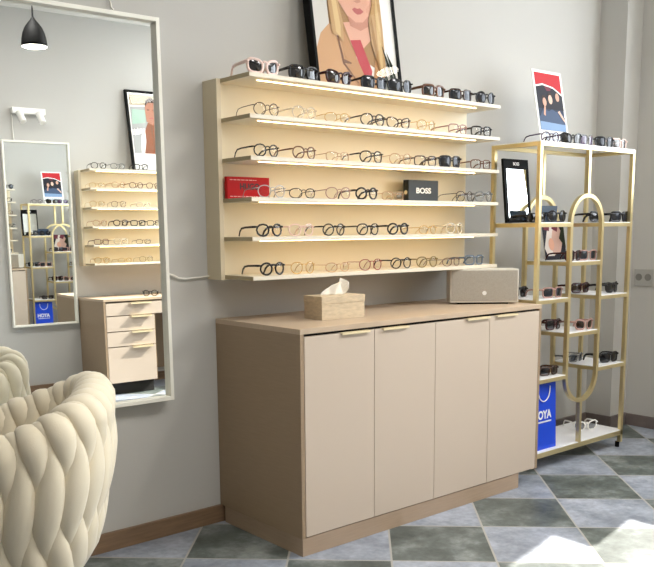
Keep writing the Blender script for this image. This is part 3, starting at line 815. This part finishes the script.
near = [
 [(.08,'cat','pink','dark',.0045), (.285,'square','black','dark',.0036), (.478,'cat','burgundy','brown',.0036), (.682,'square','black','mirror',.003), (.845,'pilot','black','mirror',.002), (1.065,'square','brown','dark',.004), (1.256,'square','tort','mirror',.003), (1.44,'round','black','mirror',.0028)],
 [(.091,'round','tort','clear',T1), (.285,'panto','crystal','clear',T2), (.465,'oval','gold','clear',T1), (.672,'pilot','black','clear',T2), (.832,'cat','tort','clear',T2), (1.016,'panto','gold','clear',T1), (1.238,'square','rose','clear',T2), (1.412,'square','black','clear',T3)],
 [(.088,'hex','black','clear',T2), (.283,'panto','brown','clear',T2), (.468,'rect','beige','clear',T1), (.664,'pilot','black','clear',T2), (.846,'panto','beige','clear',T1), (1.012,'square','tort','clear',T2), (1.187,'square','black','mirror',.003), (1.412,'square','brown','clear',T2)],
 [(.110,'panto','silver','clear',T1), (.270,'oval','black','clear',T1), (.467,'panto','rose','clear',T1), (.635,'round','black','clear',T3), (.80,'rect','beige','clear',T1), (1.295,'panto','tort','clear',T1), (1.44,'panto','grey','clear',T3)],
 [(.096,'hex','black','clear',T3), (.262,'panto','pink','clear',T2), (.442,'round','black','clear',T2), (.643,'panto','black','clear',T2), (.832,'round','black','clear',T3), (1.035,'oval','gold','clear',T1), (1.225,'panto','crystal','clear',T3)],
 [(.108,'round','black','clear',T3), (.268,'panto','gold','clear',T1), (.462,'oval','beige','clear',T1), (.660,'panto','red','clear',T1), (.853,'round','black','clear',T2), (1.030,'panto','olive','clear',T2), (1.205,'oval','brown','clear',T1), (1.375,'square','blue','clear',T3)],
]
rg = random.Random(11)
for k, (row, z) in enumerate(zip(near, SZ)):
    for i, (x, st, co, le, th) in enumerate(row):
        sg = 'sunglasses' if le != 'clear' else 'eyeglasses'
        where = 'topmost' if k == 0 else ('lowest' if k == 5 else ORD[k])
        glasses((x, -.277, z), st, co, le, th, math.radians(rg.uniform(-7, 5)),
                f'{STW[st]} {FRW[co]} {sg}, {ORD[i]} from left, {where} shelf of the display above the sideboard', f'glasses on the {where} shelf above the sideboard')
far = [
 [(1.015,'panto','black','clear',T2), (1.185,'panto','grey','clear',T2), (1.393,'panto','black','clear',T3)],
 [(.99,'oval','gold','clear',T1), (1.185,'panto','beige','clear',T2), (1.345,'panto','brown','clear',T2), (1.505,'panto','brown','clear',T2)],
 [(.985,'panto','gold','clear',T1), (1.175,'panto','brown','clear',T1), (1.40,'oval','crystal','clear',T2)],
 [(1.00,'panto','beige','clear',T2), (1.185,'panto','tort','clear',T3), (1.344,'square','black','clear',T3), (1.495,'square','black','clear',T2)],
 [(1.005,'square','brown','clear',T2), (1.179,'panto','crystal','clear',T2), (1.385,'oval','tort','clear',T1)],
 [(1.00,'panto','gold','clear',T2), (1.207,'oval','gold','clear',T1), (1.405,'panto','olive','clear',T1)],
]
for k, (row, z) in enumerate(zip(far, SZ)):
    for i, (x, st, co, le, th) in enumerate(row):
        where = 'topmost' if k == 0 else ('lowest' if k == 5 else ORD[k])
        glasses((x, YO+.277, z), st, co, le, th, PI+math.radians(rg.uniform(-6, 6)),
                f'{STW[st]} {FRW[co]} eyeglasses, {ORD[i]} from left, {where} shelf of the mirrored display', f'glasses on the {where} shelf of the mirrored display')
glasses((1.345, -3.62, DT), 'round', 'black', 'clear', T3, PI+.5, 'dark eyeglasses lying on the drawer desk seen in the large mirror', 'glasses on the desk')
rack = [
 ('top board', [(1.738,-.45,TZ,'round','purple','clear',T2), (1.925,-.45,TZ,'cat','black','dark',.003), (2.062,-.45,TZ,'square','grey','purple',.003), (2.235,-.45,TZ,'square','black','mirror',.0036), (2.385,-.45,TZ,'square','pink','grey',.003)]),
 ('left bay of the second level', [(1.655,-.445,ZA,'rect','black','dark',.003), (1.815,-.452,ZA,'round','black','mirror',.003)]),
 ('right bay of the second level', [(2.275,-.40,ZA,'cat','black','dark',.004), (2.405,-.46,ZA,'square','black','mirror',.0045)]),
 ('upper loop shelf', [(1.975,-.455,ZM1,'square','burgundy','mirror',.003), (2.105,-.455,ZM1,'square','rose','mirror',.003)]),
 ('middle left shelf', [(1.70,-.31,ZL1,'square','black','dark',.0036), (1.805,-.45,ZL1,'square','rose','mirror',.003)]),
 ('middle right shelf', [(2.27,-.315,ZR1,'square','burgundy','brown',.004), (2.405,-.43,ZR1,'cat','black','dark',.0045)]),
 ('lower loop shelf', [(1.985,-.34,ZM2,'square','burgundy','dark',.004), (2.10,-.455,ZM2,'cat','rose','brown',.0036)]),
 ('lower right shelf', [(2.28,-.30,ZR2,'rect','grey','mirror',.003), (2.39,-.44,ZR2,'square','black','dark',.0045)]),
 ('lowest left shelf', [(1.81,-.44,ZL2,'rect','tort','dark',.004)]),
]
for where, row in rack:
    for i, (x, y, z, st, co, le, th) in enumerate(row):
        sg = 'sunglasses' if le != 'clear' else 'eyeglasses'
        n_ = f', {ORD[i]} from left' if len(row) > 1 else ''
        glasses((x, y, z), st, co, le, th, math.radians(rg.uniform(-10, 8)), f'{STW[st]} {FRW[co]} {sg}{n_}, {where} of the gold rack', f'glasses on the {where} of the gold rack')
glasses((2.30, -.36, .105), 'cat', 'white', 'grey', .003, math.radians(-25), 'white-framed sunglasses alone on the bottom board of the gold rack', 'glasses on the bottom board')

# ------------------------------------------------------------------ light
wd = bpy.data.worlds.new('daylight'); SC.world = wd; wd.use_nodes = True
bg = wd.node_tree.nodes['Background']; bg.inputs[0].default_value = (.88, .94, 1, 1); bg.inputs[1].default_value = 7.5
sl = bpy.data.lights.new('sun', 'SUN'); sl.energy = 13; sl.angle = math.radians(.6); sl.color = (1, .95, .86)
so = bpy.data.objects.new('sun', sl); COL.objects.link(so)
sd = Vector((-.979*math.cos(math.radians(40)), -.206*math.cos(math.radians(40)), -math.sin(math.radians(40))))
so.rotation_euler = sd.to_track_quat('-Z', 'Y').to_euler(); so.location = (6, 1, 5)
pl = bpy.data.lights.new('window_portal', 'AREA'); pl.shape = 'RECTANGLE'; pl.size = HEAD-SILL; pl.size_y = abs(WY1-WY0)
po = bpy.data.objects.new('window_portal', pl); COL.objects.link(po); po.location = (XR+.13, (WY0+WY1)/2, (SILL+HEAD)/2)
po.rotation_euler = Vector((-1, 0, 0)).to_track_quat('-Z', 'Y').to_euler(); pl.cycles.is_portal = True
# unseen fill lights added below the ceiling to even out the room
for i, (x, y, e) in enumerate(((-1.2, -2.6, 16), (-.1, -2.3, 26), (1.3, -2.2, 26), (2.1, -3.0, 14))):
    l = bpy.data.lights.new('fill_light', 'AREA'); l.shape = 'DISK'; l.size = .5; l.energy = e; l.color = (1, .965, .92)
    o = bpy.data.objects.new('fill_light', l); COL.objects.link(o); o.location = (x, y, ZC-.02)

# ------------------------------------------------------------------ camera
cam = bpy.data.cameras.new('camera'); co = bpy.data.objects.new('camera', cam); COL.objects.link(co)
yaw, pitch, roll = 0.690617158, 0.151414911, -0.0101377412
f = Vector((math.sin(yaw)*math.cos(pitch), math.cos(yaw)*math.cos(pitch), -math.sin(pitch)))
r = Vector((math.cos(yaw), -math.sin(yaw), 0)); u = r.cross(f)
c_, s_ = math.cos(roll), math.sin(roll)
r2, u2 = c_*r+s_*u, -s_*r+c_*u
m = Matrix((r2, u2, -f)).transposed().to_4x4(); m.translation = (-1.98562775, -3.04417122, 1.26924406)
co.matrix_world = m
cam.sensor_fit = 'HORIZONTAL'; cam.sensor_width = 36; cam.lens = 847.182632*36/654
cam.shift_x = (327-311.24305693)/654; cam.shift_y = -(283.5-359.51665064)/654
cam.clip_start = .02
SC.camera = co
SC.view_settings.view_transform = 'Standard'; SC.view_settings.look = 'None'; SC.view_settings.gamma = 1
SC.view_settings.use_curve_mapping = False
SC.view_settings.exposure = 0.2
SC.cycles.use_denoising = True
SC.cycles.max_bounces = 12; SC.cycles.glossy_bounces = 8; SC.cycles.transparent_max_bounces = 24; SC.cycles.diffuse_bounces = 6
SC.cycles.sample_clamp_indirect = 8
